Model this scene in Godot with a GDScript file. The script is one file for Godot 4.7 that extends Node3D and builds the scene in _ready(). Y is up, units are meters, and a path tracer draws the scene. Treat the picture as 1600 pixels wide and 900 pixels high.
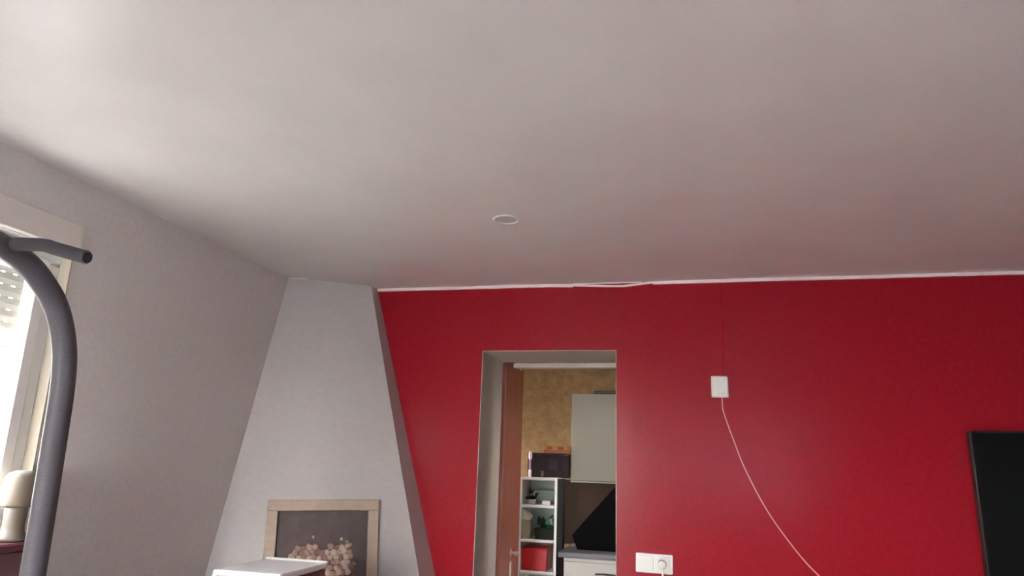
extends Node3D

var taken := {}
var rng := RandomNumberGenerator.new()

# ---------------------------------------------------------------- mesh helpers
func new_st() -> SurfaceTool:
	var st := SurfaceTool.new()
	st.begin(Mesh.PRIMITIVE_TRIANGLES)
	return st

func tri(st: SurfaceTool, a: Vector3, b: Vector3, c: Vector3, out: Vector3) -> void:
	var n := (b - a).cross(c - a)
	if n.length() < 1e-12:
		return
	n = n.normalized()
	var q := [a, c, b]                       # clockwise seen from outside
	if n.dot(out) < 0.0:
		n = -n
		q = [a, b, c]
	for p in q:
		st.set_normal(n)
		st.set_uv(Vector2(p.x + p.z, p.y))
		st.add_vertex(p)

func quad(st: SurfaceTool, a: Vector3, b: Vector3, c: Vector3, d: Vector3, out: Vector3) -> void:
	tri(st, a, b, c, out)
	tri(st, a, c, d, out)

func bx(st: SurfaceTool, lo: Vector3, hi: Vector3, bev: float = 0.0, xf: Transform3D = Transform3D.IDENTITY) -> void:
	var c := (lo + hi) * 0.5
	var h := (hi - lo).abs() * 0.5
	var b: float = min(bev, min(h.x, min(h.y, h.z)) * 0.95)
	var g := func(sx: float, sy: float, sz: float, ax: int) -> Vector3:
		var e := Vector3(h.x - b, h.y - b, h.z - b)
		e[ax] = h[ax]
		return xf * (c + Vector3(sx * e.x, sy * e.y, sz * e.z))
	for ax in 3:
		for s in [-1.0, 1.0]:
			var v := []
			for k in [[-1.0, -1.0], [1.0, -1.0], [1.0, 1.0], [-1.0, 1.0]]:
				var sg := [0.0, 0.0, 0.0]
				sg[ax] = s
				sg[(ax + 1) % 3] = k[0]
				sg[(ax + 2) % 3] = k[1]
				v.append(g.call(sg[0], sg[1], sg[2], ax))
			var o := Vector3.ZERO
			o[ax] = s
			quad(st, v[0], v[1], v[2], v[3], xf.basis * o)
	if b <= 0.0:
		return
	for ax in 3:
		var a1 := (ax + 1) % 3
		var a2 := (ax + 2) % 3
		for s1 in [-1.0, 1.0]:
			for s2 in [-1.0, 1.0]:
				var p := [0.0, 0.0, 0.0]
				var q := [0.0, 0.0, 0.0]
				p[a1] = s1; p[a2] = s2; p[ax] = -1.0
				q[a1] = s1; q[a2] = s2; q[ax] = 1.0
				var o := Vector3.ZERO
				o[a1] = s1
				o[a2] = s2
				quad(st, g.call(p[0], p[1], p[2], a1), g.call(q[0], q[1], q[2], a1), g.call(q[0], q[1], q[2], a2), g.call(p[0], p[1], p[2], a2), xf.basis * o)
	for sx in [-1.0, 1.0]:
		for sy in [-1.0, 1.0]:
			for sz in [-1.0, 1.0]:
				tri(st, g.call(sx, sy, sz, 0), g.call(sx, sy, sz, 1), g.call(sx, sy, sz, 2), xf.basis * Vector3(sx, sy, sz))

func ring_quad(st: SurfaceTool, a: Array, b: Array, k: int, n: int) -> void:
	# a, b: arrays of [position, normal]
	var j := (k + 1) % n
	var o: Vector3 = a[k][1] + b[j][1]
	var quadv := [a[k], a[j], b[j], a[k], b[j], b[k]]
	var g: Vector3 = (a[j][0] - a[k][0]).cross(b[j][0] - a[k][0])
	if g.length() < 1e-12:
		g = (b[j][0] - a[k][0]).cross(b[k][0] - a[k][0])
	if g.dot(o) > 0.0:
		quadv = [a[k], b[j], a[j], a[k], b[k], b[j]]
	for v in quadv:
		st.set_normal(v[1])
		st.set_uv(Vector2(v[0].x + v[0].z, v[0].y))
		st.add_vertex(v[0])

func tube(st: SurfaceTool, pts: Array, rad: Variant, n: int = 12, caps: bool = true, flat: float = 1.0) -> void:
	var rings := []
	var side := Vector3.ZERO
	for i in pts.size():
		var d: Vector3 = (pts[min(i + 1, pts.size() - 1)] - pts[max(i - 1, 0)]).normalized()
		if side == Vector3.ZERO:
			side = d.cross(Vector3(0.13, 0.97, 0.2)).normalized()
			if side.length() < 0.5:
				side = d.cross(Vector3.RIGHT).normalized()
		side = (side - d * side.dot(d)).normalized()
		var up := d.cross(side).normalized()
		var r: float = rad[i] if rad is Array else rad
		var ring := []
		for k in n:
			var a := TAU * k / n
			var nn := side * cos(a) + up * sin(a)
			ring.append([pts[i] + side * cos(a) * r + up * sin(a) * r * flat, nn])
		rings.append(ring)
	for i in pts.size() - 1:
		for k in n:
			ring_quad(st, rings[i], rings[i + 1], k, n)
	if caps:
		for e in [[0, 1], [pts.size() - 1, pts.size() - 2]]:
			var o: Vector3 = (pts[e[0]] - pts[e[1]]).normalized()
			for k in n:
				tri(st, pts[e[0]], rings[e[0]][k][0], rings[e[0]][(k + 1) % n][0], o)

func lathe(st: SurfaceTool, prof: Array, xf: Transform3D, n: int = 24) -> void:
	# prof: Vector2(radius, height) up the y axis, smooth sideways, soft along the profile
	var rings := []
	for i in prof.size():
		var t: Vector2 = prof[min(i + 1, prof.size() - 1)] - prof[max(i - 1, 0)]
		var nr := Vector2(t.y, -t.x).normalized()
		var ring := []
		for k in n:
			var a := TAU * k / n
			var p: Vector2 = prof[i]
			ring.append([xf * Vector3(p.x * cos(a), p.y, p.x * sin(a)), (xf.basis * Vector3(nr.x * cos(a), nr.y, nr.x * sin(a))).normalized()])
		rings.append(ring)
	for i in prof.size() - 1:
		for k in n:
			ring_quad(st, rings[i], rings[i + 1], k, n)

func prism(st: SurfaceTool, poly: Array, z0: float, z1: float, xf: Transform3D = Transform3D.IDENTITY) -> void:
	# poly in x,y, extruded along z; convex
	var c := Vector2.ZERO
	for p in poly:
		c += p / poly.size()
	var zm := (z0 + z1) * 0.5
	var v := func(p: Vector2, z: float) -> Vector3: return xf * Vector3(p.x, p.y, z)
	for i in poly.size():
		var a: Vector2 = poly[i]
		var b: Vector2 = poly[(i + 1) % poly.size()]
		var m := (a + b) * 0.5 - c
		var e := b - a
		var nn := Vector2(e.y, -e.x)
		if nn.dot(m) < 0.0:
			nn = -nn
		quad(st, v.call(a, z0), v.call(b, z0), v.call(b, z1), v.call(a, z1), xf.basis * Vector3(nn.x, nn.y, 0))
		tri(st, v.call(c, z0), v.call(a, z0), v.call(b, z0), xf.basis * Vector3(0, 0, z0 - zm))
		tri(st, v.call(c, z1), v.call(a, z1), v.call(b, z1), xf.basis * Vector3(0, 0, z1 - zm))

func smooth_path(ctrl: Array, per: int = 8) -> Array:
	var out := []
	for i in ctrl.size() - 1:
		var p0: Vector3 = ctrl[max(i - 1, 0)]
		var p1: Vector3 = ctrl[i]
		var p2: Vector3 = ctrl[i + 1]
		var p3: Vector3 = ctrl[min(i + 2, ctrl.size() - 1)]
		for k in per:
			out.append(p1.cubic_interpolate(p2, p0, p3, float(k) / per))
	out.append(ctrl[-1])
	return out

# ---------------------------------------------------------------- object helpers
func numbered(called: String) -> String:
	if not taken.has(called):
		taken[called] = 0
		return called
	taken[called] += 1
	return "%s_%03d" % [called, taken[called]]

func obj(called: String, st: SurfaceTool, m: Material, parent: Node = self) -> MeshInstance3D:
	var o := MeshInstance3D.new()
	o.name = numbered(called) if parent == self else called
	st.set_material(m)
	o.mesh = st.commit()
	o.cast_shadow = GeometryInstance3D.SHADOW_CASTING_SETTING_ON
	parent.add_child(o, true)
	return o

func tag(o: Node, label: String, category: String, group: String = "") -> Node:
	o.set_meta("label", label)
	o.set_meta("category", category)
	if group:
		o.set_meta("group", group)
	return o

func thing(called: String, label: String, category: String, at: Vector3, group: String = "") -> Node3D:
	var o := Node3D.new()
	o.name = numbered(called)
	add_child(o)
	o.position = at
	tag(o, label, category, group)
	return o

func struct(called: String, st: SurfaceTool, m: Material, label: String = "", category: String = "", parent: Node = self) -> MeshInstance3D:
	var o := obj(called, st, m, parent)
	if parent == self:
		o.set_meta("kind", "structure")
		if label:
			tag(o, label, category)
	return o

func boxes(list: Array, bev: float = 0.0) -> SurfaceTool:
	var st := new_st()
	for b in list:
		bx(st, b[0], b[1], bev)
	return st

# ---------------------------------------------------------------- materials
func noise_img(size: int, freq: float, seed_: int, oct: int = 4) -> Image:
	var n := FastNoiseLite.new()
	n.seed = seed_
	n.frequency = freq
	n.fractal_octaves = oct
	n.noise_type = FastNoiseLite.TYPE_SIMPLEX_SMOOTH
	return n.get_seamless_image(size, size)

func ramp_tex(src: Image, dark: Color, light: Color) -> ImageTexture:
	var im := Image.create(src.get_width(), src.get_height(), false, Image.FORMAT_RGB8)
	for y in src.get_height():
		for x in src.get_width():
			im.set_pixel(x, y, dark.lerp(light, src.get_pixel(x, y).r))
	return ImageTexture.create_from_image(im)

func bump_tex(src: Image, strength: float) -> ImageTexture:
	var im: Image = src.duplicate()
	im.convert(Image.FORMAT_RGBA8)
	im.bump_map_to_normal_map(strength)
	return ImageTexture.create_from_image(im)

func mat(c: Color, rough: float = 0.6, metal: float = 0.0) -> StandardMaterial3D:
	var m := StandardMaterial3D.new()
	m.albedo_color = c
	m.roughness = rough
	m.metallic = metal
	return m

func textured(dark: Color, light: Color, src: Image, scale_: float, rough: float, bump: ImageTexture = null, bump_by: float = 0.2) -> StandardMaterial3D:
	var m := mat(Color.WHITE, rough)
	m.albedo_texture = ramp_tex(src, dark, light)
	m.uv1_triplanar = true
	m.uv1_world_triplanar = true
	m.uv1_scale = Vector3.ONE * scale_
	if bump:
		m.normal_enabled = true
		m.normal_texture = bump
		m.normal_scale = bump_by
	return m

func c8(r: int, g: int, b: int) -> Color:
	return Color8(r, g, b)

# ================================================================ scene
func _ready() -> void:
	rng.seed = 4711
	# ---- camera
	var cam := Camera3D.new()
	cam.name = "camera"
	cam.keep_aspect = Camera3D.KEEP_HEIGHT
	cam.fov = 43.428
	cam.transform = Transform3D(Basis(Vector3(0.96925117, 0.0341806, -0.24368804), Vector3(0.02597625, 0.97056039, 0.23945307), Vector3(0.24469861, -0.23842027, 0.9398289)), Vector3(0, 1.5, 0))
	cam.near = 0.05
	cam.far = 200.0
	add_child(cam)
	cam.current = true
	# ---- sky and exposure
	var sky_mat := ProceduralSkyMaterial.new()
	sky_mat.sky_top_color = c8(186, 200, 219)
	sky_mat.sky_horizon_color = c8(235, 231, 226)
	sky_mat.sky_curve = 0.2
	sky_mat.ground_bottom_color = c8(170, 165, 155)
	sky_mat.ground_horizon_color = c8(205, 205, 202)
	sky_mat.sun_angle_max = 0.0
	sky_mat.energy_multiplier = 34.0
	var sky := Sky.new()
	sky.sky_material = sky_mat
	var env := Environment.new()
	env.background_mode = Environment.BG_SKY
	env.sky = sky
	env.ambient_light_source = Environment.AMBIENT_SOURCE_SKY
	env.tonemap_mode = Environment.TONE_MAPPER_LINEAR
	env.tonemap_exposure = 3.05
	env.sdfgi_enabled = true
	env.ssao_enabled = true
	env.ssil_enabled = true
	var we := WorldEnvironment.new()
	we.name = "world_environment"
	we.environment = env
	add_child(we)
	# ---- sun, high over the garden on the window side
	var sun := DirectionalLight3D.new()
	sun.name = "sun"
	sun.light_color = Color(1.0, 0.96, 0.90)
	sun.light_energy = 12.0
	sun.light_angular_distance = 0.6
	sun.shadow_enabled = true
	add_child(sun)
	sun.look_at_from_position(Vector3.ZERO, Vector3(0.06, -0.76, 0.65), Vector3.UP)

	# ---- materials
	var grain := noise_img(256, 0.09, 11, 4)
	var soft := noise_img(256, 0.018, 5, 4)
	var grain_bump := bump_tex(grain, 3.0)
	var m_ceiling := textured(c8(214, 208, 203), c8(221, 215, 210), soft, 0.5, 0.42)
	var m_white_wall := textured(c8(224, 214, 207), c8(232, 222, 215), grain, 1.6, 0.7, grain_bump, 0.15)
	var m_left_wall := textured(c8(212, 208, 203), c8(222, 218, 213), grain, 1.6, 0.75, grain_bump, 0.06)
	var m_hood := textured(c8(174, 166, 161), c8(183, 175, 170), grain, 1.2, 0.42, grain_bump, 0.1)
	var m_red := textured(c8(138, 23, 34), c8(148, 26, 38), grain, 1.4, 0.22, grain_bump, 0.05)
	m_red.metallic_specular = 0.2
	var m_reveal := textured(c8(186, 173, 160), c8(200, 187, 174), grain, 1.8, 0.8, grain_bump, 0.25)
	var m_ochre := textured(c8(140, 107, 69), c8(170, 137, 95), noise_img(256, 0.03, 21, 5), 1.3, 0.85, grain_bump, 0.3)
	var m_splash := textured(c8(58, 44, 37), c8(70, 55, 47), grain, 2.0, 0.9)
	m_splash.metallic_specular = 0.2
	var m_floor := textured(c8(152, 138, 127), c8(178, 164, 152), noise_img(256, 0.04, 9, 4), 0.9, 0.5)
	var m_terrace := textured(c8(112, 109, 101), c8(132, 128, 119), grain, 0.7, 0.9)
	var m_white := mat(c8(228, 224, 218), 0.4)
	var m_frame := mat(c8(240, 240, 236), 0.35)
	var m_trim := mat(c8(234, 208, 204), 0.35)  # pinkish tint stands for light bounced off the red wall
	var m_plastic := mat(c8(202, 196, 186), 0.35)
	var m_plastic_light := mat(c8(222, 214, 207), 0.35)
	var m_black := mat(c8(20, 19, 21), 0.35)
	var m_dark := mat(c8(40, 38, 38), 0.5)
	var m_glass := mat(Color(0.6, 0.64, 0.66, 0.03), 0.02)
	m_glass.transparency = BaseMaterial3D.TRANSPARENCY_ALPHA
	var m_steel := mat(c8(226, 200, 188), 0.35, 0.1)

	# ---------------------------------------------------------------- room shell
	var XL := -2.256          # inner face of the window wall
	var ZR := -3.885          # face of the red wall
	var ZK := -4.325          # kitchen side of the red wall
	var H := 2.5
	struct("ceiling", boxes([[Vector3(-2.75, H, -6.1), Vector3(3.15, H + 0.2, 2.8)]]), m_ceiling, "smooth pale satin ceiling over the room", "ceiling")
	struct("floor", boxes([[Vector3(-2.75, -0.2, -6.1), Vector3(3.15, 0.0, 2.8)]]), m_floor, "brown floor of the room and kitchen", "floor")
	struct("ground", boxes([[Vector3(-40, -0.5, -40), Vector3(40, -0.22, 40)]]), m_terrace, "pale terrace paving outside the windows", "ground")
	# window wall: opening z -2.118 .. -0.55, y 1.205 .. 2.22
	var wz0 := -2.118
	var wz1 := -1.50
	var wy0 := 1.205
	var wy1 := 2.22
	struct("wall_left", boxes([
		[Vector3(-2.52, 0, ZK), Vector3(XL, H, wz0)],
		[Vector3(-2.52, 0, wz1), Vector3(XL, H, 2.8)],
		[Vector3(-2.52, 0, wz0), Vector3(XL, wy0, wz1)],
		[Vector3(-2.52, wy1, wz0), Vector3(XL, H, wz1)]]), m_left_wall, "pale plaster wall holding the bright window", "wall")
	# red wall with the doorway x -1.166 .. -0.421, y 0 .. 2.121
	var dx0 := -1.166
	var dx1 := -0.421
	var dy := 2.121
	struct("wall_back", boxes([
		[Vector3(XL, 0, ZK), Vector3(dx0 - 0.003, H, ZR)],
		[Vector3(dx1 + 0.003, 0, ZK), Vector3(2.9, H, ZR)],
		[Vector3(dx0 - 0.003, dy + 0.003, ZK), Vector3(dx1 + 0.003, H, ZR)]]), m_red, "deep red painted wall with a doorway", "wall")
	struct("trim_1", boxes([
		[Vector3(dx0 - 0.003, 0, ZK - 0.001), Vector3(dx0, dy, ZR + 0.002)],
		[Vector3(dx1, 0, ZK - 0.001), Vector3(dx1 + 0.003, dy, ZR + 0.002)],
		[Vector3(dx0 - 0.003, dy, ZK - 0.001), Vector3(dx1 + 0.003, dy + 0.003, ZR + 0.002)]]), m_reveal, "grey plastered deep reveal lining the doorway", "door reveal")
	struct("wall_right", boxes([[Vector3(2.9, 0, ZK), Vector3(3.15, H, 2.8)]]), mat(c8(112, 102, 96), 0.8), "brownish wall on the unseen right side", "wall")
	# rear wall with the second window x -0.6 .. 1.35
	var bx0 := -0.55
	var bx1 := 1.30
	var by0 := 1.15
	var by1 := 2.2
	var fx0 := -2.15          # unseen glazed garden door, added in the same wall for fill light
	var fx1 := -1.08
	struct("wall_front", boxes([
		[Vector3(XL, 0, 2.5), Vector3(fx0, H, 2.8)],
		[Vector3(fx0, by1, 2.5), Vector3(fx1, H, 2.8)],
		[Vector3(fx1, 0, 2.5), Vector3(bx0, H, 2.8)],
		[Vector3(bx1, 0, 2.5), Vector3(2.9, H, 2.8)],
		[Vector3(bx0, 0, 2.5), Vector3(bx1, by0, 2.8)],
		[Vector3(bx0, by1, 2.5), Vector3(bx1, H, 2.8)]]), m_white_wall, "pale wall behind the viewer with a wide window", "wall")
	var w2 := struct("window_2", frame_boxes(Vector3(bx0, by0, 2.60), Vector3(bx1, by1, 2.66), 0.06, true), m_frame, "wide white window behind the viewer", "window")
	obj("pane", boxes([[Vector3(bx0 + 0.06, by0 + 0.06, 2.627), Vector3(bx1 - 0.06, by1 - 0.06, 2.633)]]), m_glass, w2)
	var d2 := struct("door_2", frame_boxes(Vector3(fx0, 0.0, 2.60), Vector3(fx1, by1, 2.66), 0.07, false), m_frame, "unseen white framed glazed garden door added behind the viewer for fill light", "door")
	obj("pane", boxes([[Vector3(fx0 + 0.07, 0.07, 2.627), Vector3(fx1 - 0.07, by1 - 0.07, 2.633)]]), m_glass, d2)
	# sheer curtain drawn across the wide window
	var m_curtain := mat(c8(196, 202, 214), 0.9)
	m_curtain.backlight_enabled = true
	m_curtain.backlight = Color(0.76, 0.80, 0.86)
	var cur := new_st()
	var last := Vector3.ZERO
	for i in 121:
		var t := i / 120.0
		var p := Vector3(lerpf(bx0 - 0.06, bx1 + 0.02, t), 0, 2.44 + 0.025 * sin(t * 80.0))
		if i > 0:
			quad(cur, Vector3(last.x, by0 - 0.1, last.z), Vector3(p.x, by0 - 0.1, p.z), Vector3(p.x, by1 + 0.08, p.z), Vector3(last.x, by1 + 0.08, last.z), Vector3(0, 0, -1))
		last = p
	tag(obj("curtain", cur, m_curtain), "sheer bluish curtain drawn across the wide window behind the viewer", "curtain")
	# kitchen shell
	var kx0 := -2.5
	var kx1 := 1.7
	var kz := -5.85
	struct("wall_kitchen_back", boxes([[Vector3(kx0, 0, kz - 0.2), Vector3(kx1, H, kz)]]), m_ochre, "mottled ochre kitchen wall", "wall")
	for side in [["right", kx1, kx1 + 0.2, -5.45, -4.95, 1.35, 1.95, "window_3"], ["left", kx0 - 0.2, kx0, -5.4, -4.9, 1.2, 1.95, "window_4"]]:  # unseen windows; the left one added to brighten the ochre wall
		struct("wall_kitchen_" + side[0], boxes([
			[Vector3(side[1], 0, kz), Vector3(side[2], side[5], ZK)],
			[Vector3(side[1], side[6], kz), Vector3(side[2], H, ZK)],
			[Vector3(side[1], side[5], kz), Vector3(side[2], side[6], side[3])],
			[Vector3(side[1], side[5], side[4]), Vector3(side[2], side[6], ZK)]]), m_ochre, "ochre kitchen %s end wall with a small window" % side[0], "wall")
		var kw := struct(side[7], frame_boxes_x(Vector3(side[1] + 0.07, side[5], side[3]), Vector3(side[1] + 0.13, side[6], side[4]), 0.04), m_frame, "unseen small white kitchen window in the %s end wall, sized for the light" % side[0], "window")
		obj("pane", boxes([[Vector3(side[1] + 0.097, side[5] + 0.04, side[3] + 0.04), Vector3(side[1] + 0.103, side[6] - 0.04, side[4] - 0.04)]]), m_glass, kw)
	struct("trim_2", boxes([
		[Vector3(kx0, 0, ZK - 0.012), Vector3(dx0 - 0.03, H, ZK - 0.002)],
		[Vector3(dx1 + 0.03, 0, ZK - 0.012), Vector3(kx1, H, ZK - 0.002)],
		[Vector3(dx0 - 0.03, dy + 0.02, ZK - 0.012), Vector3(dx1 + 0.03, H, ZK - 0.002)]]), m_ochre, "ochre plaster on the kitchen side of the doorway", "plaster")
	# door frame head and far jamb on the kitchen side
	struct("trim_3", boxes([
		[Vector3(dx0 + 0.064, 2.090, ZK - 0.075), Vector3(dx1 + 0.06, 2.119, ZK - 0.014)],
		[Vector3(dx1 + 0.0, 0, ZK - 0.075), Vector3(dx1 + 0.06, 2.085, ZK - 0.014)]], 0.003), m_reveal, "grey painted door frame head at the kitchen side of the doorway", "door frame")

	# sloping chimney hood in the corner
	var hood := new_st()
	var tops := [Vector3(-2.256, H, -3.575), Vector3(-2.09, H, -3.64), Vector3(-1.850, H, -3.805), Vector3(-1.844, H, -3.885)]
	var lows := [Vector3(-2.256, 0.95, -3.152), Vector3(-2.04, 0.95, -3.295), Vector3(-1.402, 0.936, -3.71), Vector3(-1.378, 0.916, -3.885)]
	var foot := []
	for i in 4:
		foot.append(tops[i] + (lows[i] - tops[i]) * ((H - 0.70) / (H - lows[i].y)))
	var rnd := Vector3(1, 0.2, 1)
	var facet_n := []
	for i in 2:
		var fnrm: Vector3 = (tops[i + 1] - tops[i]).cross(foot[i] - tops[i]).normalized()
		facet_n.append(fnrm if fnrm.dot(rnd) > 0.0 else -fnrm)
	for i in 3:
		var nseg := 6
		for s in nseg:
			var a0: Vector3 = tops[i].lerp(foot[i], float(s) / nseg)
			var b0: Vector3 = tops[i + 1].lerp(foot[i + 1], float(s) / nseg)
			var a1: Vector3 = tops[i].lerp(foot[i], float(s + 1) / nseg)
			var b1: Vector3 = tops[i + 1].lerp(foot[i + 1], float(s + 1) / nseg)
			if i == 2:
				quad(hood, a0, b0, b1, a1, rnd)
			else:
				# the crease at the second edge is a soft plaster bend
				var n_own: Vector3 = facet_n[i]
				var n_bend: Vector3 = (facet_n[0] + facet_n[1]).normalized()
				var na := n_own if i == 0 else n_bend
				var nb := n_bend if i == 0 else n_own
				for v in [[a0, na], [b0, nb], [b1, nb], [a0, na], [b1, nb], [a1, na]]:
					hood.set_normal(v[1])
					hood.set_uv(Vector2(v[0].x, v[0].y))
					hood.add_vertex(v[0])
		var fa: Vector3 = foot[i]
		var fb: Vector3 = foot[i + 1]
		quad(hood, fa, fb, Vector3(fb.x, 0, fb.z), Vector3(fa.x, 0, fa.z), rnd)
	var back := Vector3(-2.256, 0, -3.885)
	for pair in [[tops, H, Vector3.UP], [foot, 0.0, Vector3.DOWN]]:
		for i in 3:
			var p: Vector3 = pair[0][i]
			var q: Vector3 = pair[0][i + 1]
			tri(hood, Vector3(back.x, pair[1], back.z), Vector3(p.x, pair[1], p.z), Vector3(q.x, pair[1], q.z), pair[2])
	struct("wall_chimney", hood, m_hood, "pale plastered chimney hood tapering up to the ceiling", "chimney hood")

	# pale profile strip under the ceiling along the red wall, sagging in one place
	var strip := new_st()
	var sx := [-1.84, -1.4, -1.0, -0.80, -0.66, -0.533, -0.45, -0.375, -0.30, -0.22, 0.2, 0.9, 1.7, 2.9]
	var sd := [0.0, 0.001, 0.0, 0.001, 0.005, 0.011, 0.015, 0.017, 0.010, 0.001, 0.0, 0.001, 0.0, 0.0]
	for i in sx.size() - 1:
		var h0 := 0.017 if i < 4 or i > 8 else 0.011
		prism(strip, [Vector2(sx[i], H - sd[i]), Vector2(sx[i + 1], H - sd[i + 1]), Vector2(sx[i + 1], H - sd[i + 1] - h0), Vector2(sx[i], H - sd[i] - h0)], ZR + 0.0005, ZR + 0.014)
	var tr := struct("trim_4", strip, m_trim, "thin pale ceiling profile sagging a little above the red wall", "ceiling trim")
	var bead := new_st()
	bx(bead, Vector3(-0.66, H - 0.006, ZR + 0.0005), Vector3(-0.28, H - 0.0005, ZR + 0.010))
	struct("bead", bead, m_trim, "", "", tr)
	var hb := new_st()
	tube(hb, [Vector3(-2.25, H - 0.004, -3.565), Vector3(-2.14, H - 0.004, -3.584)], 0.004, 8)
	struct("trim_5", hb, m_trim, "short pale caulk bead at the top of the chimney hood", "ceiling trim")

	# ---------------------------------------------------------------- window in the left wall
	var win := struct("window_1", frame_boxes_x(Vector3(-2.365, wy0, wz0), Vector3(-2.302, wy1, wz1), 0.058), m_frame, "white framed window beneath a lowered roller shutter", "window")
	var sash := new_st()
	for zz in [[wz0 + 0.05, wz1 - 0.05]]:
		bx(sash, Vector3(-2.35, wy0 + 0.045, zz[0]), Vector3(-2.29, wy0 + 0.10, zz[1]), 0.006)
		bx(sash, Vector3(-2.35, wy1 - 0.10, zz[0]), Vector3(-2.29, wy1 - 0.045, zz[1]), 0.006)
		bx(sash, Vector3(-2.35, wy0 + 0.10, zz[0]), Vector3(-2.29, wy1 - 0.10, zz[0] + 0.05), 0.006)
		bx(sash, Vector3(-2.35, wy0 + 0.10, zz[1] - 0.05), Vector3(-2.29, wy1 - 0.10, zz[1]), 0.006)
	obj("sash", sash, m_frame, win)
	for zz in [[wz0 + 0.10, wz1 - 0.10]]:
		obj("pane", boxes([[Vector3(-2.332, wy0 + 0.10, zz[0]), Vector3(-2.326, wy1 - 0.10, zz[1])]]), m_glass, win)
	struct("trim_6", boxes([[Vector3(-2.302, wy0, wz0 - 0.002), Vector3(XL + 0.002, wy1, wz0 + 0.004)]]), mat(c8(184, 174, 156), 0.7), "cream painted window jamb", "window jamb")
	# shutter casing above the window
	var casing := thing("shutter_casing", "pale boxed shutter casing on the wall above the window", "shutter casing", Vector3(XL, 2.222, -1.3))
	obj("box", boxes([[Vector3(0.0005, 0, -0.828), Vector3(0.022, 0.104, -0.10)]], 0.004), mat(c8(222, 214, 205), 0.6), casing)
	# roller shutter: each slat a piece, small slots along its upper edge
	var shutter := thing("roller_shutter", "grey roller shutter with rows of small light slots outside the window", "roller shutter", Vector3(-2.45, 1.862, -1.809))
	var m_slat := mat(c8(150, 146, 138), 0.6)
	var slat := new_st()
	var zl := -0.301
	var zr := 0.301
	var pitch := 0.0445
	prism(slat, [Vector2(-0.005, 0.0), Vector2(0.001, 0.0), Vector2(0.004, 0.019), Vector2(0.001, pitch - 0.0042), Vector2(-0.005, pitch - 0.0042), Vector2(-0.008, 0.019)], zl, zr)
	var zz0 := zl
	while zz0 < zr - 0.001:
		bx(slat, Vector3(-0.004, pitch - 0.0047, zz0), Vector3(0.0, pitch + 0.0005, min(zz0 + 0.032, zr)))
		zz0 += 0.050
	slat.set_material(m_slat)
	var slat_mesh := slat.commit()
	for i in 8:
		var s := MeshInstance3D.new()
		s.name = "slat"
		s.mesh = slat_mesh
		s.position = Vector3(0, i * pitch, 0)
		shutter.add_child(s, true)
	obj("bottom_bar", boxes([[Vector3(-0.009, -0.03, zl), Vector3(0.005, 0.0, zr)]], 0.003), m_slat, shutter)

	# ---------------------------------------------------------------- things near the window
	# boxed cover with a glossy maroon top
	var m_maroon := mat(c8(92, 42, 50), 0.28)
	var cover := thing("radiator_cover", "maroon boxed radiator cover with a glossy top below the window", "radiator cover", Vector3(-2.19, 0, -1.3))
	obj("front_panel", boxes([[Vector3(0.036, 0.08, -0.78), Vector3(0.056, 1.176, 0.78)]], 0.003), m_maroon, cover)
	obj("side_panel", boxes([[Vector3(-0.064, 0, -0.78), Vector3(0.036, 1.176, -0.76)]], 0.002), m_maroon, cover)
	obj("side_panel", boxes([[Vector3(-0.064, 0, 0.76), Vector3(0.036, 1.176, 0.78)]], 0.002), m_maroon, cover)
	obj("plinth", boxes([[Vector3(0.02, 0, -0.76), Vector3(0.036, 0.08, 0.76)]]), m_maroon, cover)
	obj("top_board", boxes([[Vector3(-0.065, 1.176, -0.79), Vector3(0.062, 1.203, 0.79)]], 0.006), m_maroon, cover)

	# beige ornament on the cover
	var m_beige := mat(c8(112, 101, 85), 0.6)
	var orn := thing("ornament", "small beige ornament with a rounded head standing in the window", "ornament", Vector3(-2.2, 1.2035, -2.03))
	var os := new_st()
	lathe(os, [Vector2(0.0, 0.0), Vector2(0.05, 0.0), Vector2(0.052, 0.012), Vector2(0.036, 0.026), Vector2(0.032, 0.05), Vector2(0.034, 0.10), Vector2(0.03, 0.112)], Transform3D.IDENTITY, 24)
	obj("foot", os, m_beige, orn)
	os = new_st()
	lathe(os, [Vector2(0.0, 0.106), Vector2(0.040, 0.106), Vector2(0.050, 0.116), Vector2(0.053, 0.14), Vector2(0.053, 0.175), Vector2(0.049, 0.20), Vector2(0.040, 0.215), Vector2(0.022, 0.224), Vector2(0.0, 0.226)], Transform3D.IDENTITY, 24)
	var m_head := mat(c8(120, 109, 92), 0.7)
	obj("head", os, m_head, orn)

	# pull-up tower
	var m_tube := textured(c8(72, 67, 71), c8(90, 84, 88), grain, 6.0, 0.65)
	var m_foam := textured(c8(44, 40, 42), c8(60, 54, 56), grain, 9.0, 0.85)
	var tower := thing("pull_up_tower", "dark grey pull-up tower with a curved post and bent bar beside the window", "exercise tower", Vector3(-1.65, 0, -1.6))
	for px in [0.0, -0.40]:
		var ctrl := [Vector3(px, 0.06, -0.01), Vector3(px, 0.6, -0.01), Vector3(px, 1.185, -0.006), Vector3(px, 1.52, 0.002), Vector3(px, 1.671, 0.008), Vector3(px, 1.773, 0.026), Vector3(px, 1.868, 0.072), Vector3(px, 1.935, 0.143), Vector3(px, 1.968, 0.206), Vector3(px, 1.983, 0.27), Vector3(px, 1.99, 0.36)]
		var ps := new_st()
		tube(ps, smooth_path(ctrl, 6), 0.030, 16)
		obj("post", ps, m_tube, tower)
		var fs := new_st()
		bx(fs, Vector3(px - 0.03, 0.0, -0.35), Vector3(px + 0.03, 0.06, 0.55), 0.008)
		obj("foot", fs, m_tube, tower)
	var bs := new_st()
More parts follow.
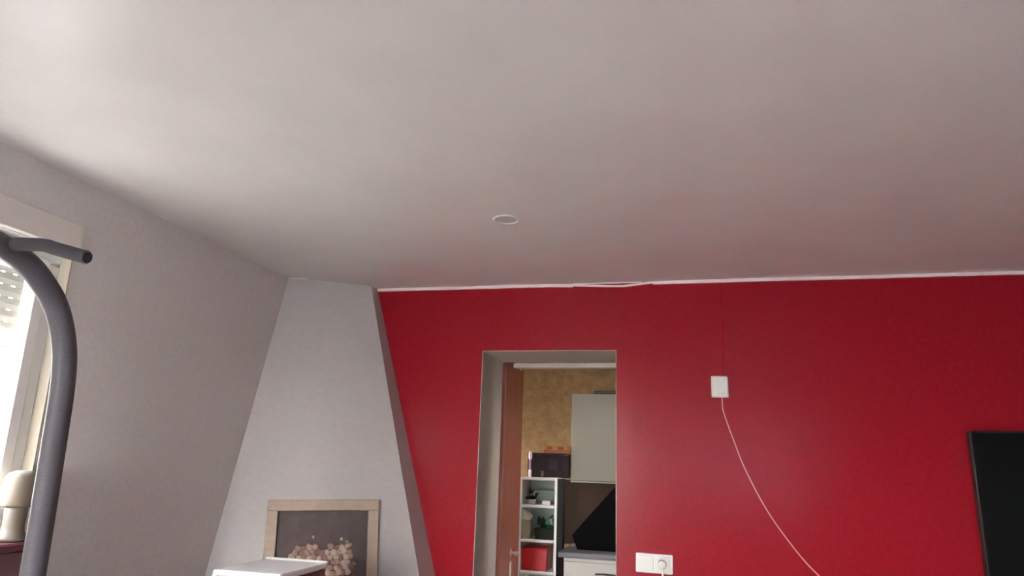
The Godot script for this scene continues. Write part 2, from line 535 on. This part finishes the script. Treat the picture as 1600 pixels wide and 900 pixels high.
	tube(bs, smooth_path([Vector3(-0.44, 1.985, 0.25), Vector3(-0.3, 1.988, 0.25), Vector3(-0.016, 1.988, 0.25), Vector3(0.06, 1.986, 0.25), Vector3(0.12, 1.981, 0.25), Vector3(0.16, 1.970, 0.25), Vector3(0.235, 1.950, 0.25)], 5), 0.0125, 12)
	obj("bar", bs, m_tube, tower)
	bs = new_st()
	tube(bs, smooth_path([Vector3(0.028, 1.987, 0.25), Vector3(0.06, 1.986, 0.25), Vector3(0.12, 1.981, 0.25), Vector3(0.16, 1.970, 0.25), Vector3(0.250, 1.946, 0.25)], 5), 0.0165, 14)
	obj("foam_grip", bs, m_foam, tower)
	bs = new_st()
	tube(bs, [Vector3(0.250, 1.946, 0.25), Vector3(0.256, 1.9445, 0.25)], [0.0178, 0.014], 14)
	obj("end_cap", bs, m_dark, tower)
	obj("cross_brace", boxes([[Vector3(-0.38, 0.30, -0.03), Vector3(-0.02, 0.35, 0.01)]], 0.006), m_tube, tower)
	obj("cross_brace", boxes([[Vector3(-0.38, 0.80, -0.03), Vector3(-0.02, 0.85, 0.01)]], 0.006), m_tube, tower)

	# white topped cabinet under the picture
	var cab := thing("side_cabinet", "small white-topped cabinet with brown sides in front of the chimney hood", "cabinet", Vector3(-1.594, 0, -2.64))
	var m_brown := textured(c8(92, 58, 50), c8(116, 78, 68), noise_img(128, 0.05, 31, 3), 1.6, 0.5)
	var cw := 0.140
	var cd := 0.175
	obj("body", boxes([[Vector3(-cw + 0.006, 0.04, -cd + 0.006), Vector3(cw - 0.006, 1.072, cd - 0.02)]], 0.003), m_brown, cab)
	obj("front_panel", boxes([[Vector3(-cw, 0.04, cd - 0.02), Vector3(cw, 1.074, cd)]], 0.006), m_white, cab)
	obj("top_tray", boxes([[Vector3(-cw, 1.074, -cd), Vector3(cw, 1.095, cd + 0.002)]], 0.005), m_white, cab)
	obj("back_rim", boxes([[Vector3(-cw, 1.095, -cd), Vector3(cw, 1.103, -cd + 0.014)]], 0.003), m_white, cab)
	for s in [-1.0, 1.0]:
		var cp := new_st()
		tube(cp, [Vector3(s * (cw - 0.014), 0.06, cd + 0.001), Vector3(s * (cw - 0.014), 1.078, cd + 0.001)], 0.011, 12)
		obj("corner_post", cp, m_white, cab)
		for t in [-1.0, 1.0]:
			obj("foot", boxes([[Vector3(s * (cw - 0.03) - 0.015, 0, t * (cd - 0.04) - 0.015), Vector3(s * (cw - 0.03) + 0.015, 0.04, t * (cd - 0.04) + 0.015)]]), m_dark, cab)

	# picture with a pebble heart, hanging on the sloping hood
	var pu := Vector3(0.838, -0.017, -0.545).normalized()
	var pn := Vector3(0.537, 0.200, 0.819).normalized()
	pn = (pn - pu * pn.dot(pu)).normalized()
	var pv := pn.cross(pu).normalized()
	var pic := thing("picture", "square picture of a pebble heart in a pale wooden frame on the chimney hood", "picture", Vector3(-2.079, 1.294, -3.329) + pn * 0.002)
	pic.basis = Basis(pn, 0.035) * Basis(pu, pv, pn)
	var m_pale_wood := textured(c8(164, 143, 124), c8(182, 161, 141), noise_img(128, 0.06, 41, 3), 3.0, 0.55)
	var W := 0.550
	var PH := 0.56
	var fr := new_st()
	var fw := 0.053
	var t0 := -0.020
	bx(fr, Vector3(0, -fw, t0), Vector3(W, 0, 0.006), 0.003)
	bx(fr, Vector3(0, -PH, t0), Vector3(W, -PH + fw, 0.006), 0.003)
	bx(fr, Vector3(0, -PH + fw, t0), Vector3(fw, -fw, 0.006), 0.003)
	bx(fr, Vector3(W - fw, -PH + fw, t0), Vector3(W, -fw, 0.006), 0.003)
	obj("frame", fr, m_pale_wood, pic)
	var m_slate := textured(c8(74, 61, 58), c8(96, 82, 77), noise_img(128, 0.05, 51, 4), 2.5, 0.7)
	obj("backing", boxes([[Vector3(fw, -PH + fw, t0), Vector3(W - fw, -fw, -0.012)]]), m_slate, pic)
	var peb_mats := [mat(c8(178, 154, 140), 0.7), mat(c8(150, 122, 110), 0.7), mat(c8(166, 136, 120), 0.7), mat(c8(128, 98, 88), 0.7), mat(c8(184, 162, 148), 0.7)]
	var peb_meshes := []
	for k in 3:
		var ps2 := new_st()
		var ico := []
		for i in 7:
			ico.append(1.0 + rng.randf_range(-0.2, 0.2))
		var ctr := Vector3(0, 0, 0.011)
		for i in 7:
			var a0 := TAU * i / 7.0
			var a1 := TAU * (i + 1) / 7.0
			var r0: float = ico[i] * 0.019
			var r1: float = ico[(i + 1) % 7] * 0.019
			var p0 := Vector3(cos(a0) * r0, sin(a0) * r0, 0)
			var p1 := Vector3(cos(a1) * r1, sin(a1) * r1, 0)
			var q0 := Vector3(p0.x * 0.7, p0.y * 0.7, 0.008)
			var q1 := Vector3(p1.x * 0.7, p1.y * 0.7, 0.008)
			var o := Vector3(cos(a0), sin(a0), 0.5)
			quad(ps2, p0, p1, q1, q0, o)
			tri(ps2, q0, q1, ctr, Vector3(0, 0, 1))
		peb_meshes.append(ps2.commit())
	var hearts := []
	var yy := -0.19
	var row := 0
	while yy > -0.5:
		var xx := 0.13 + (0.013 if row % 2 else 0.0)
		while xx < 0.46:
			hearts.append(Vector2(xx + rng.randf_range(-0.005, 0.005), yy + rng.randf_range(-0.005, 0.005)))
			xx += 0.026
		yy -= 0.024
		row += 1
	for h in hearts:
		var inside := false
		if h.distance_to(Vector2(0.212, -0.272)) < 0.078 or h.distance_to(Vector2(0.367, -0.275)) < 0.078:
			inside = true
		if h.y < -0.27 and h.y > -0.50:
			var t: float = (h.y + 0.50) / 0.23
			if abs(h.x - 0.289) < 0.155 * pow(t, 0.75):
				inside = true
		if inside:
			add_pebble(pic, h, peb_meshes, peb_mats, rng.randf_range(0.8, 1.1))
	for h in [Vector2(0.235, -0.165), Vector2(0.375, -0.178), Vector2(0.405, -0.19), Vector2(0.42, -0.205)]:
		add_pebble(pic, h, peb_meshes, peb_mats, 0.5)

	# ---------------------------------------------------------------- ceiling spot
	var spot := thing("ceiling_spot", "small round recessed ceiling spot, unlit", "ceiling spot", Vector3(-0.755, H, -2.773))
	var rs := new_st()
	lathe(rs, [Vector2(0.060, 0.0), Vector2(0.059, -0.003), Vector2(0.053, -0.0055), Vector2(0.047, -0.0045), Vector2(0.0445, 0.0)], Transform3D.IDENTITY, 40)
	obj("ring", rs, m_ceiling, spot)
	rs = new_st()
	lathe(rs, [Vector2(0.0445, -0.0005), Vector2(0.030, -0.0012), Vector2(0.0, -0.0015)], Transform3D.IDENTITY, 40)
	obj("lens", rs, mat(c8(192, 183, 179), 0.5), spot)

	# ---------------------------------------------------------------- red wall fittings
	var wb := thing("wall_box", "small white box on the red wall with a thin cable", "wall box", Vector3(0.112, 1.93, ZR))
	obj("back_plate", boxes([[Vector3(-0.042, -0.055, 0.0005), Vector3(0.043, 0.055, 0.012)]], 0.003), m_plastic_light, wb)
	obj("cover", boxes([[Vector3(-0.041, -0.054, 0.012), Vector3(0.042, 0.054, 0.026)]], 0.007), m_plastic_light, wb)
	obj("face", boxes([[Vector3(-0.033, -0.045, 0.026), Vector3(0.033, 0.046, 0.0275)]], 0.001), m_plastic, wb)
	obj("indicator", boxes([[Vector3(0.021, 0.034, 0.0275), Vector3(0.026, 0.039, 0.0285)]]), mat(c8(150, 146, 140), 0.5), wb)
	obj("print_line", boxes([[Vector3(-0.012, -0.040, 0.0275), Vector3(0.028, -0.036, 0.0279)]]), mat(c8(176, 168, 160), 0.5), wb)
	var cs := new_st()
	tube(cs, smooth_path([Vector3(0.121, 1.874, ZR + 0.010), Vector3(0.122, 1.85, ZR + 0.006), Vector3(0.128, 1.799, ZR + 0.0035), Vector3(0.173, 1.656, ZR + 0.0035), Vector3(0.223, 1.517, ZR + 0.0035), Vector3(0.319, 1.323, ZR + 0.0035), Vector3(0.441, 1.147, ZR + 0.0035), Vector3(0.535, 1.044, ZR + 0.0035), Vector3(0.70, 0.90, ZR + 0.0035), Vector3(0.95, 0.80, ZR + 0.0035)], 6), 0.0030, 8)
	tag(obj("cable", cs, mat(c8(226, 150, 150), 0.5)), "thin white cable tinted pink with painted red bounce hanging from the white box across the red wall", "cable")  # white cable; the pink is the red wall's reflection put into its colour
	var cn := new_st()
	tube(cn, smooth_path([Vector3(0.133, H - 0.02, ZR - 0.0020), Vector3(0.137, 2.3, ZR - 0.0020), Vector3(0.136, 2.15, ZR - 0.0020), Vector3(0.132, 1.985, ZR - 0.0020)], 4), 0.0037, 10)
	tag(obj("painted_cable", cn, m_red), "red painted cable running from the ceiling down to the white box", "cable")

	var sk := thing("socket_plate", "white double switch and socket plate beside the doorway", "socket plate", Vector3(-0.230, 1.052, ZR))
	sk.rotation.z = deg_to_rad(-0.8)
	obj("plate", boxes([[Vector3(-0.091, -0.046, 0.0005), Vector3(0.091, 0.046, 0.010)]], 0.004), m_plastic_light, sk)
	obj("switch_rocker", boxes([[Vector3(-0.080, -0.036, 0.010), Vector3(-0.004, 0.036, 0.0135)]], 0.003), m_plastic, sk)
	obj("socket_insert", boxes([[Vector3(0.002, -0.038, 0.010), Vector3(0.082, 0.038, 0.012)]], 0.002), m_plastic, sk)
	var so := new_st()
	lathe(so, [Vector2(0.030, 0.0), Vector2(0.029, 0.003), Vector2(0.025, 0.003), Vector2(0.0235, 0.0)], Transform3D(Basis(Vector3.RIGHT, PI / 2), Vector3(0.040, 0.0, 0.012)), 32)
	obj("socket_ring", so, m_plastic_light, sk)
	var pg := thing("plug", "white plug with a cord in the right-hand socket", "plug", Vector3(-0.190, 1.050, ZR + 0.0125))
	so = new_st()
	lathe(so, [Vector2(0.0, 0.0), Vector2(0.0215, 0.0), Vector2(0.021, 0.026), Vector2(0.018, 0.034), Vector2(0.0, 0.036)], Transform3D(Basis(Vector3.RIGHT, PI / 2), Vector3(-0.002, 0.002, 0.0)), 28)
	obj("body", so, m_plastic, pg)
	so = new_st()
	tube(so, smooth_path([Vector3(-0.002, -0.010, 0.024), Vector3(0.0, -0.03, 0.026), Vector3(0.002, -0.06, 0.018), Vector3(0.003, -0.14, 0.008), Vector3(0.004, -0.5, 0.004), Vector3(0.004, -0.8, 0.004)], 6), 0.0048, 10)
	obj("cord", so, m_plastic_light, pg)

	var m_screen := mat(c8(10, 10, 11), 0.4)
	m_screen.metallic_specular = 0.25
	var tv := thing("television", "large black flat television in front of the red wall", "television", Vector3(1.22, 0.0, -3.80))
	tv.rotation.z = deg_to_rad(0.8)
	obj("screen", boxes([[Vector3(0.02, 1.005, -0.004), Vector3(1.40, 1.72, 0.003)]]), m_screen, tv)
	obj("bezel", boxes([[Vector3(0.012, 0.97, -0.045), Vector3(0.022, 1.728, 0.006)], [Vector3(1.398, 0.97, -0.045), Vector3(1.408, 1.728, 0.006)], [Vector3(0.022, 1.718, -0.045), Vector3(1.398, 1.728, 0.006)], [Vector3(0.022, 0.97, -0.045), Vector3(1.398, 1.01, 0.006)]], 0.003), m_black, tv)
	obj("back_cover", boxes([[Vector3(0.022, 1.01, -0.045), Vector3(1.398, 1.718, -0.004)]]), m_dark, tv)
	obj("wall_bracket", boxes([[Vector3(0.5, 1.2, -0.083), Vector3(0.9, 1.5, -0.045)]]), m_dark, tv)

	kitchen(m_white, m_dark, m_black, m_steel, m_splash, grain)
	print("built")

func frame_boxes(lo: Vector3, hi: Vector3, w: float, mullion: bool) -> SurfaceTool:
	var st := new_st()
	bx(st, lo, Vector3(hi.x, lo.y + w, hi.z), 0.004)
	bx(st, Vector3(lo.x, hi.y - w, lo.z), hi, 0.004)
	bx(st, Vector3(lo.x, lo.y + w, lo.z), Vector3(lo.x + w, hi.y - w, hi.z), 0.004)
	bx(st, Vector3(hi.x - w, lo.y + w, lo.z), Vector3(hi.x, hi.y - w, hi.z), 0.004)
	if mullion:
		var c := (lo.x + hi.x) * 0.5
		bx(st, Vector3(c - w * 0.7, lo.y + w, lo.z), Vector3(c + w * 0.7, hi.y - w, hi.z), 0.004)
	return st

func frame_boxes_x(lo: Vector3, hi: Vector3, w: float) -> SurfaceTool:
	var st := new_st()
	bx(st, lo, Vector3(hi.x, lo.y + w, hi.z), 0.004)
	bx(st, Vector3(lo.x, hi.y - w, lo.z), hi, 0.004)
	bx(st, Vector3(lo.x, lo.y + w, lo.z), Vector3(hi.x, hi.y - w, lo.z + w), 0.004)
	bx(st, Vector3(lo.x, lo.y + w, hi.z - w), Vector3(hi.x, hi.y - w, hi.z), 0.004)
	return st

func add_pebble(parent: Node, at: Vector2, meshes: Array, mats: Array, s: float) -> void:
	var o := MeshInstance3D.new()
	o.name = "pebble"
	o.mesh = meshes[rng.randi() % meshes.size()]
	o.material_override = mats[rng.randi() % mats.size()]
	o.basis = Basis(Vector3.BACK, rng.randf() * TAU).scaled(Vector3(s, s, 1.0))
	o.position = Vector3(at.x - 0.006, at.y - 0.012, -0.0118)
	parent.add_child(o, true)

func leaf(parent: Node, base: Vector3, dir: Vector3, len_: float, wid: float, m: Material) -> void:
	var d := dir.normalized()
	var s := d.cross(Vector3(0.2, 0.3, 1.0)).normalized() * wid * 0.5
	var up := s.cross(d).normalized()
	if up.z < 0.0:
		up = -up
	var st := new_st()
	var mid := base + d * len_ * 0.45 - up * 0.004
	var tip := base + d * len_ - Vector3(0, len_ * 0.12, 0)
	var l := base + d * len_ * 0.42 + s + up * 0.006
	var r := base + d * len_ * 0.42 - s + up * 0.006
	for k in [0.0, -0.0016]:
		var o: Vector3 = up * k
		var side := Vector3(0, 0, 1) if k == 0.0 else Vector3(0, 0, -1)
		tri(st, base + o, l + o, mid + o, side)
		tri(st, base + o, r + o, mid + o, side)
		tri(st, tip + o, l + o, mid + o, side)
		tri(st, tip + o, r + o, mid + o, side)
	obj("leaf", st, m, parent)

func kitchen(m_white: Material, m_dark: Material, m_black: Material, m_steel: Material, m_splash: Material, grain: Image) -> void:
	var ZF := -5.2
	# ---- open wooden door, swung into the kitchen
	var wood := noise_img(128, 0.03, 61, 4)
	var m_door := textured(c8(138, 68, 46), c8(160, 84, 60), wood, 1.4, 0.45)
	m_door.uv1_scale = Vector3(4.0, 0.5, 4.0)
	var door := Node3D.new()
	door.name = "door_1"
	add_child(door)
	door.set_meta("kind", "structure")
	tag(door, "brown wooden door standing open into the kitchen", "door")
	door.position = Vector3(-1.146, 0.01, -4.345)
	var away := Vector3(-1.194 + 1.146, 0, -5.0 + 4.345).normalized()   # along the leaf
	door.basis = Basis(away, Vector3.UP, away.cross(Vector3.UP))
	# local z: which way is the room side?
	var face := 1.0 if door.basis.z.x > 0.0 else -1.0
	var f := func(lo: Vector3, hi: Vector3) -> Array: return [Vector3(lo.x, lo.y, lo.z * face), Vector3(hi.x, hi.y, hi.z * face)]
	obj("leaf", boxes([f.call(Vector3(0.008, 0, -0.04), Vector3(0.655, 2.165, 0.0))], 0.003), m_door, door)
	obj("edge_band", boxes([f.call(Vector3(0.655, 0, -0.04), Vector3(0.659, 2.165, 0.0))], 0.001), mat(c8(96, 52, 34), 0.5), door)
	obj("keyhole_plate", boxes([f.call(Vector3(0.295, 0.815, 0.0002), Vector3(0.365, 0.905, 0.006))], 0.003), m_steel, door)
	var hs := new_st()
	tube(hs, [Vector3(0.335, 0.955, 0.001 * face), Vector3(0.335, 0.955, 0.045 * face)], 0.011, 12)
	tube(hs, [Vector3(0.340, 0.958, 0.043 * face), Vector3(0.30, 0.955, 0.046 * face), Vector3(0.265, 0.948, 0.044 * face)], [0.011, 0.010, 0.007], 12)
	obj("handle", hs, m_steel, door)
	hs = new_st()
	lathe(hs, [Vector2(0.0, 0.0), Vector2(0.028, 0.0), Vector2(0.028, 0.005), Vector2(0.0, 0.007)], Transform3D(Basis(Vector3.RIGHT, PI / 2 * face), Vector3(0.335, 0.955, 0.0)), 20)
	obj("rosette", hs, m_steel, door)
	for hy in [0.25, 1.80]:
		hs = new_st()
		tube(hs, [Vector3(0.0, hy, -0.030 * face), Vector3(0.0, hy + 0.09, -0.030 * face)], 0.007, 10)
		obj("hinge", hs, m_dark, door)
	var hook := thing("door_hook", "small white hook clipped over the top of the brown door", "hook", door.transform * Vector3(0.38, 2.165, 0.0))
	hook.basis = door.basis
	obj("clip", boxes([f.call(Vector3(0.0, 0.0005, -0.044), Vector3(0.06, 0.004, 0.004)), f.call(Vector3(0.0, -0.02, 0.0006), Vector3(0.06, 0.002, 0.004))], 0.001), m_white, hook)
	var hk := new_st()
	tube(hk, smooth_path([Vector3(0.03, -0.01, 0.005 * face), Vector3(0.03, -0.03, 0.010 * face), Vector3(0.03, -0.042, 0.022 * face), Vector3(0.03, -0.032, 0.036 * face)], 4), 0.006, 8)
	obj("peg", hk, m_white, hook)

	# ---- wall cabinet
	var m_cab := mat(c8(150, 143, 126), 0.5)
	var kc := thing("wall_cabinet", "pale grey kitchen wall cabinet seen through the doorway", "cabinet", Vector3(-0.932, 1.405, -5.5))
	obj("body", boxes([[Vector3(0, 0, -0.349), Vector3(0.60, 0.645, -0.02)]], 0.002), m_cab, kc)
	obj("door", boxes([[Vector3(0.001, 0.002, -0.0195), Vector3(0.599, 0.645, 0.0)]], 0.003), m_cab, kc)
	var kd := obj("light_rail", boxes([[Vector3(0.0, -0.008, -0.03), Vector3(0.60, -0.0005, -0.002)]]), mat(c8(186, 178, 160), 0.5), kc)
	kd.position = Vector3.ZERO
	tag(obj("tray", boxes([[Vector3(-0.765, 2.0505, -5.78), Vector3(-0.36, 2.070, -5.505)]], 0.006), m_black), "flat black tray lying on top of the wall cabinet", "tray")
	# ---- splashback panel
	struct("trim_7", boxes([[Vector3(-1.06, 0.9345, -5.8495), Vector3(1.2, 1.405, -5.835)]]), m_splash, "brown splashback panel behind the kitchen worktop", "splashback")
	# ---- base cabinet and worktop
	var m_base := mat(c8(206, 202, 192), 0.5)
	var bc := thing("base_cabinet", "off-white kitchen base cabinet under the grey worktop", "cabinet", Vector3(-0.93, 0, -5.24))
	obj("body", boxes([[Vector3(0.0, 0.1, -0.59), Vector3(0.6, 0.895, -0.02)]], 0.002), m_base, bc)
	obj("door", boxes([[Vector3(0.006, 0.105, -0.019), Vector3(0.594, 0.74, 0.0)]], 0.003), m_base, bc)
	var dr := obj("drawer", boxes([[Vector3(0.006, 0.746, -0.019), Vector3(0.594, 0.872, 0.0)]], 0.003), m_base, bc)
	var hd := new_st()
	tube(hd, smooth_path([Vector3(0.23, 0.80, 0.0), Vector3(0.235, 0.803, 0.022), Vector3(0.30, 0.806, 0.026), Vector3(0.365, 0.803, 0.022), Vector3(0.37, 0.80, 0.0)], 4), 0.006, 10)
	obj("handle", hd, m_dark, dr)
	obj("plinth", boxes([[Vector3(0.0, 0, -0.55), Vector3(0.6, 0.1, -0.06)]]), m_dark, bc)
	var wt := new_st()
	var prof := [Vector2(-5.83, 0.897), Vector2(-5.215, 0.897), Vector2(-5.205, 0.902), Vector2(-5.20, 0.914), Vector2(-5.205, 0.927), Vector2(-5.218, 0.934), Vector2(-5.83, 0.934)]
	# profile in z,y swept along x
	prism(wt, prof, -1.2, 0.960, Transform3D(Basis(Vector3(0, 0, 1), Vector3(0, 1, 0), Vector3(-1, 0, 0)), Vector3.ZERO))
	tag(obj("worktop", wt, mat(c8(132, 132, 134), 0.6)), "grey kitchen worktop with a rounded front edge", "worktop")
	# ---- black slanted wedge on the worktop
	var ap := thing("slanted_wedge", "black slanted wedge standing on the worktop against the splashback", "appliance", Vector3(-0.60, 0.9345, -5.42))
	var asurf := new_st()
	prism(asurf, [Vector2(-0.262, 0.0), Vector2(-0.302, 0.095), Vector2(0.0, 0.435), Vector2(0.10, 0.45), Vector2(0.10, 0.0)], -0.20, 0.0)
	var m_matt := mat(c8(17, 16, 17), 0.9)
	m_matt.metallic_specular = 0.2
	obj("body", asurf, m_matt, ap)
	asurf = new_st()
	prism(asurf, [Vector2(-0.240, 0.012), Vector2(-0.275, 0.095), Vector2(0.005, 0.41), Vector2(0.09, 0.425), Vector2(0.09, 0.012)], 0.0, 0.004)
	obj("front_plate", asurf, m_matt, ap)

	# ---- narrow white shelf of stacked open boxes
	var m_shelf := mat(c8(240, 236, 228), 0.4)
	var m_side := mat(c8(44, 43, 39), 0.8)
	var x0 := -1.245
	var x1 := -0.974
	var levels := [0.02, 0.27, 0.525, 0.778, 0.985, 1.217, 1.405]
	var sh := thing("shelf_unit", "narrow white shelf unit with open compartments in the kitchen", "shelf", Vector3((x0 + x1) * 0.5, 0, ZF))
	var hw := (x1 - x0) * 0.5
	for s in [-1.0, 1.0]:
		var up := obj("upright", boxes([[Vector3(s * hw - 0.009 - s * 0.009, 0, -0.30), Vector3(s * hw + 0.009 - s * 0.009, 1.424, 0.0)]], 0.003), m_shelf, sh)
		obj("side_skin", boxes([[Vector3(s * hw + 0.0002 * s, 0.01, -0.30), Vector3(s * (hw + 0.003), 1.42, -0.006)]]), m_side, up)
	for ly in levels:
		obj("board", boxes([[Vector3(-hw + 0.018, ly, -0.295), Vector3(hw - 0.018, ly + 0.020, 0.002)]], 0.004), m_shelf, sh)
	obj("back_panel", boxes([[Vector3(-hw + 0.018, 0.02, -0.30), Vector3(hw - 0.018, 1.42, -0.2952)]]), mat(c8(188, 194, 184), 0.6), sh)

	# top compartment
	var g_dark := mat(c8(40, 66, 40), 0.5)
	var g_mid := mat(c8(66, 104, 72), 0.5)
	var g_teal := mat(c8(98, 176, 148), 0.45)
	var g_pale := mat(c8(196, 208, 188), 0.5)
	var pot := thing("potted_plant", "small green plant in a white pot on the top shelf", "plant", Vector3(-1.168, 1.2375, -5.25))
	var ps := new_st()
	lathe(ps, [Vector2(0.0, 0.0), Vector2(0.026, 0.0), Vector2(0.032, 0.03), Vector2(0.034, 0.036), Vector2(0.029, 0.036), Vector2(0.0, 0.030)], Transform3D.IDENTITY, 20)
	obj("pot", ps, m_white, pot)
	var leaves := [[-0.1, 1.0, 0.1, 0.10, g_dark], [0.35, 0.9, 0.2, 0.085, g_pale], [-0.5, 0.8, 0.2, 0.08, g_pale], [0.5, 0.35, 0.3, 0.06, g_dark], [-0.5, 0.3, 0.4, 0.06, g_dark], [0.2, 0.6, 0.5, 0.06, g_dark], [-0.2, 0.5, 0.5, 0.055, g_mid], [0.1, 0.95, -0.4, 0.09, g_mid], [0.6, 0.7, 0.0, 0.08, g_dark], [-0.1, 0.2, 0.6, 0.05, g_dark]]
	for l in leaves:
		leaf(pot, Vector3(0, 0.032, 0), Vector3(l[0], l[1], l[2]), l[3], 0.032, l[4])
	tag(obj("storage_box", boxes([[Vector3(-1.165, 1.2375, -5.46), Vector3(-1.02, 1.335, -5.38)]], 0.004), mat(c8(150, 164, 148), 0.6)), "grey-green box at the back of the top shelf", "box")
	tag(obj("small_box", boxes([[Vector3(-1.085, 1.2375, -5.26), Vector3(-1.025, 1.267, -5.215)]], 0.004), mat(c8(222, 224, 218), 0.5)), "small white box at the front of the top shelf", "box")

	# middle compartment: green tub with leafy things and a cream paper bag
	var tub := thing("green_tub", "dark green tub with leafy bits on the middle shelf", "tub", Vector3(-1.066, 1.0055, -5.32))
	ps = new_st()
	prism(ps, [Vector2(-0.064, 0.0), Vector2(0.064, 0.0), Vector2(0.070, 0.075), Vector2(-0.070, 0.075)], -0.09, 0.09)
	obj("body", ps, mat(c8(26, 36, 26), 0.85), tub)
	var lv := [[0.55, 0.7, 0.3, 0.12, g_pale, 0.01], [0.2, 0.85, 0.5, 0.10, g_teal, 0.02], [0.75, 0.6, 0.3, 0.10, g_teal, 0.01], [-0.3, 0.9, 0.2, 0.11, g_dark, -0.02], [0.0, 1.0, 0.2, 0.10, g_dark, -0.01], [0.5, 0.3, 0.8, 0.08, g_mid, 0.03], [-0.3, 0.3, 0.9, 0.06, g_pale, -0.03], [0.9, 0.25, 0.4, 0.07, g_mid, 0.03], [0.1, 0.5, 0.9, 0.08, g_mid, 0.01], [0.3, 1.0, -0.1, 0.12, g_dark, 0.03], [0.4, 0.5, 0.7, 0.07, g_dark, 0.04], [-0.1, 0.6, 0.7, 0.08, g_dark, 0.0]]
	for l in lv:
		leaf(tub, Vector3(l[5] - 0.012, 0.07, 0.02), Vector3(l[0] * 0.75, l[1], l[2]), l[3] * 0.95, 0.05, l[4])
	var bag := thing("paper_bag", "crumpled cream paper bag at the left of the middle shelf", "bag", Vector3(-1.195, 1.0055, -5.235))
	var m_paper := mat(c8(240, 234, 214), 0.7)
	var m_paper2 := mat(c8(176, 174, 142), 0.7)
	ps = new_st()
	prism(ps, [Vector2(-0.028, 0.0), Vector2(0.026, 0.0), Vector2(0.034, 0.075), Vector2(0.030, 0.130), Vector2(-0.030, 0.128)], -0.055, 0.015)
	obj("body", ps, m_paper2, bag)
	ps = new_st()
	quad(ps, Vector3(-0.03, 0.128, 0.014), Vector3(0.030, 0.128, 0.018), Vector3(0.012, 0.160, 0.006), Vector3(-0.028, 0.200, -0.008), Vector3(0, 0.2, 1))
	quad(ps, Vector3(0.030, 0.128, 0.018), Vector3(0.048, 0.155, 0.006), Vector3(0.006, 0.188, -0.006), Vector3(0.012, 0.160, 0.006), Vector3(0.2, 0.2, 1))
	quad(ps, Vector3(-0.03, 0.128, -0.054), Vector3(0.030, 0.128, -0.054), Vector3(0.006, 0.188, -0.016), Vector3(-0.028, 0.200, -0.014), Vector3(0, 0.3, -1))
	quad(ps, Vector3(0.030, 0.128, 0.018), Vector3(0.048, 0.155, 0.006), Vector3(0.006, 0.188, -0.016), Vector3(0.030, 0.128, -0.054), Vector3(1, 0.2, -0.3))
	obj("folded_top", ps, m_paper, bag)

	# lower compartment: red basket
	var rb := thing("red_basket", "glossy red plastic basket on the lower shelf", "basket", Vector3(-1.129, 0.7985, -5.32))
	ps = new_st()
	var m_redp := mat(c8(196, 14, 24), 0.3)
	prism(ps, [Vector2(-0.092, 0.0), Vector2(0.080, 0.0), Vector2(0.086, 0.138), Vector2(-0.095, 0.138)], -0.12, 0.10)
	obj("body", ps, m_redp, rb)
	obj("rim", boxes([[Vector3(-0.097, 0.138, -0.125), Vector3(0.09, 0.149, 0.106)]], 0.004), m_redp, rb)
	obj("handle", boxes([[Vector3(0.055, 0.05, 0.1065), Vector3(0.068, 0.09, 0.112)]], 0.003), mat(c8(206, 40, 50), 0.3), rb)

	# on top of the shelf
	var db := thing("dark_carton", "dark plum carton standing on top of the shelf unit", "carton", Vector3(-1.10, 1.4255, -5.36))
	obj("box", boxes([[Vector3(-0.115, 0, -0.22), Vector3(0.155, 0.150, 0.06)]], 0.003), mat(c8(42, 22, 26), 0.85), db)
	obj("lid", boxes([[Vector3(-0.117, 0.150, -0.222), Vector3(0.157, 0.172, 0.062)]], 0.003), mat(c8(50, 27, 28), 0.85), db)
	obj("grey_patch", boxes([[Vector3(0.045, 0.055, 0.0603), Vector3(0.105, 0.125, 0.0612)]]), mat(c8(52, 44, 44), 0.85), db)
	obj("grey_patch", boxes([[Vector3(-0.015, 0.005, 0.0603), Vector3(0.005, 0.045, 0.0612)]]), mat(c8(104, 86, 90), 0.5), db)
	var ob := thing("orange_box", "low orange-brown patterned box on the dark carton", "box", Vector3(-1.02, 1.598, -5.41))
	obj("tray", boxes([[Vector3(-0.09, 0.0, -0.12), Vector3(0.085, 0.022, 0.07)]], 0.003), mat(c8(150, 92, 58), 0.6), ob)
	obj("lid", boxes([[Vector3(-0.092, 0.022, -0.122), Vector3(0.087, 0.055, 0.062)]], 0.004), mat(c8(178, 112, 56), 0.6), ob)
	for k in [[-0.045, 0.03], [0.04, 0.028]]:
		obj("print", boxes([[Vector3(k[0] - 0.02, k[1], 0.0622), Vector3(k[0] + 0.02, k[1] + 0.018, 0.0628)]]), mat(c8(126, 68, 34), 0.6), ob)
	var wd := thing("wand", "slim upright wand with white base and rounded white head on the shelf", "wand", Vector3(-1.182, 1.4255, -5.235))
	ps = new_st()
	lathe(ps, [Vector2(0.0, 0.0), Vector2(0.011, 0.0), Vector2(0.011, 0.046), Vector2(0.008, 0.052), Vector2(0.0, 0.052)], Transform3D.IDENTITY, 16)
	obj("base", ps, mat(c8(236, 222, 220), 0.4), wd)
	ps = new_st()
	tube(ps, [Vector3(0, 0.052, 0), Vector3(0, 0.122, 0)], 0.0075, 12)
	obj("stem", ps, mat(c8(150, 100, 124), 0.4), wd)
	ps = new_st()
	lathe(ps, [Vector2(0.0, 0.118), Vector2(0.008, 0.122), Vector2(0.0125, 0.136), Vector2(0.0125, 0.164), Vector2(0.009, 0.178), Vector2(0.0, 0.182)], Transform3D.IDENTITY, 16)
	obj("head", ps, mat(c8(236, 218, 214), 0.4), wd)
	tag(obj("paper_card", boxes([[Vector3(-1.045, 1.4255, -5.29), Vector3(-0.975, 1.4275, -5.205)]]), mat(c8(210, 204, 200), 0.5)), "small pale card lying on the shelf top beside the carton", "card")
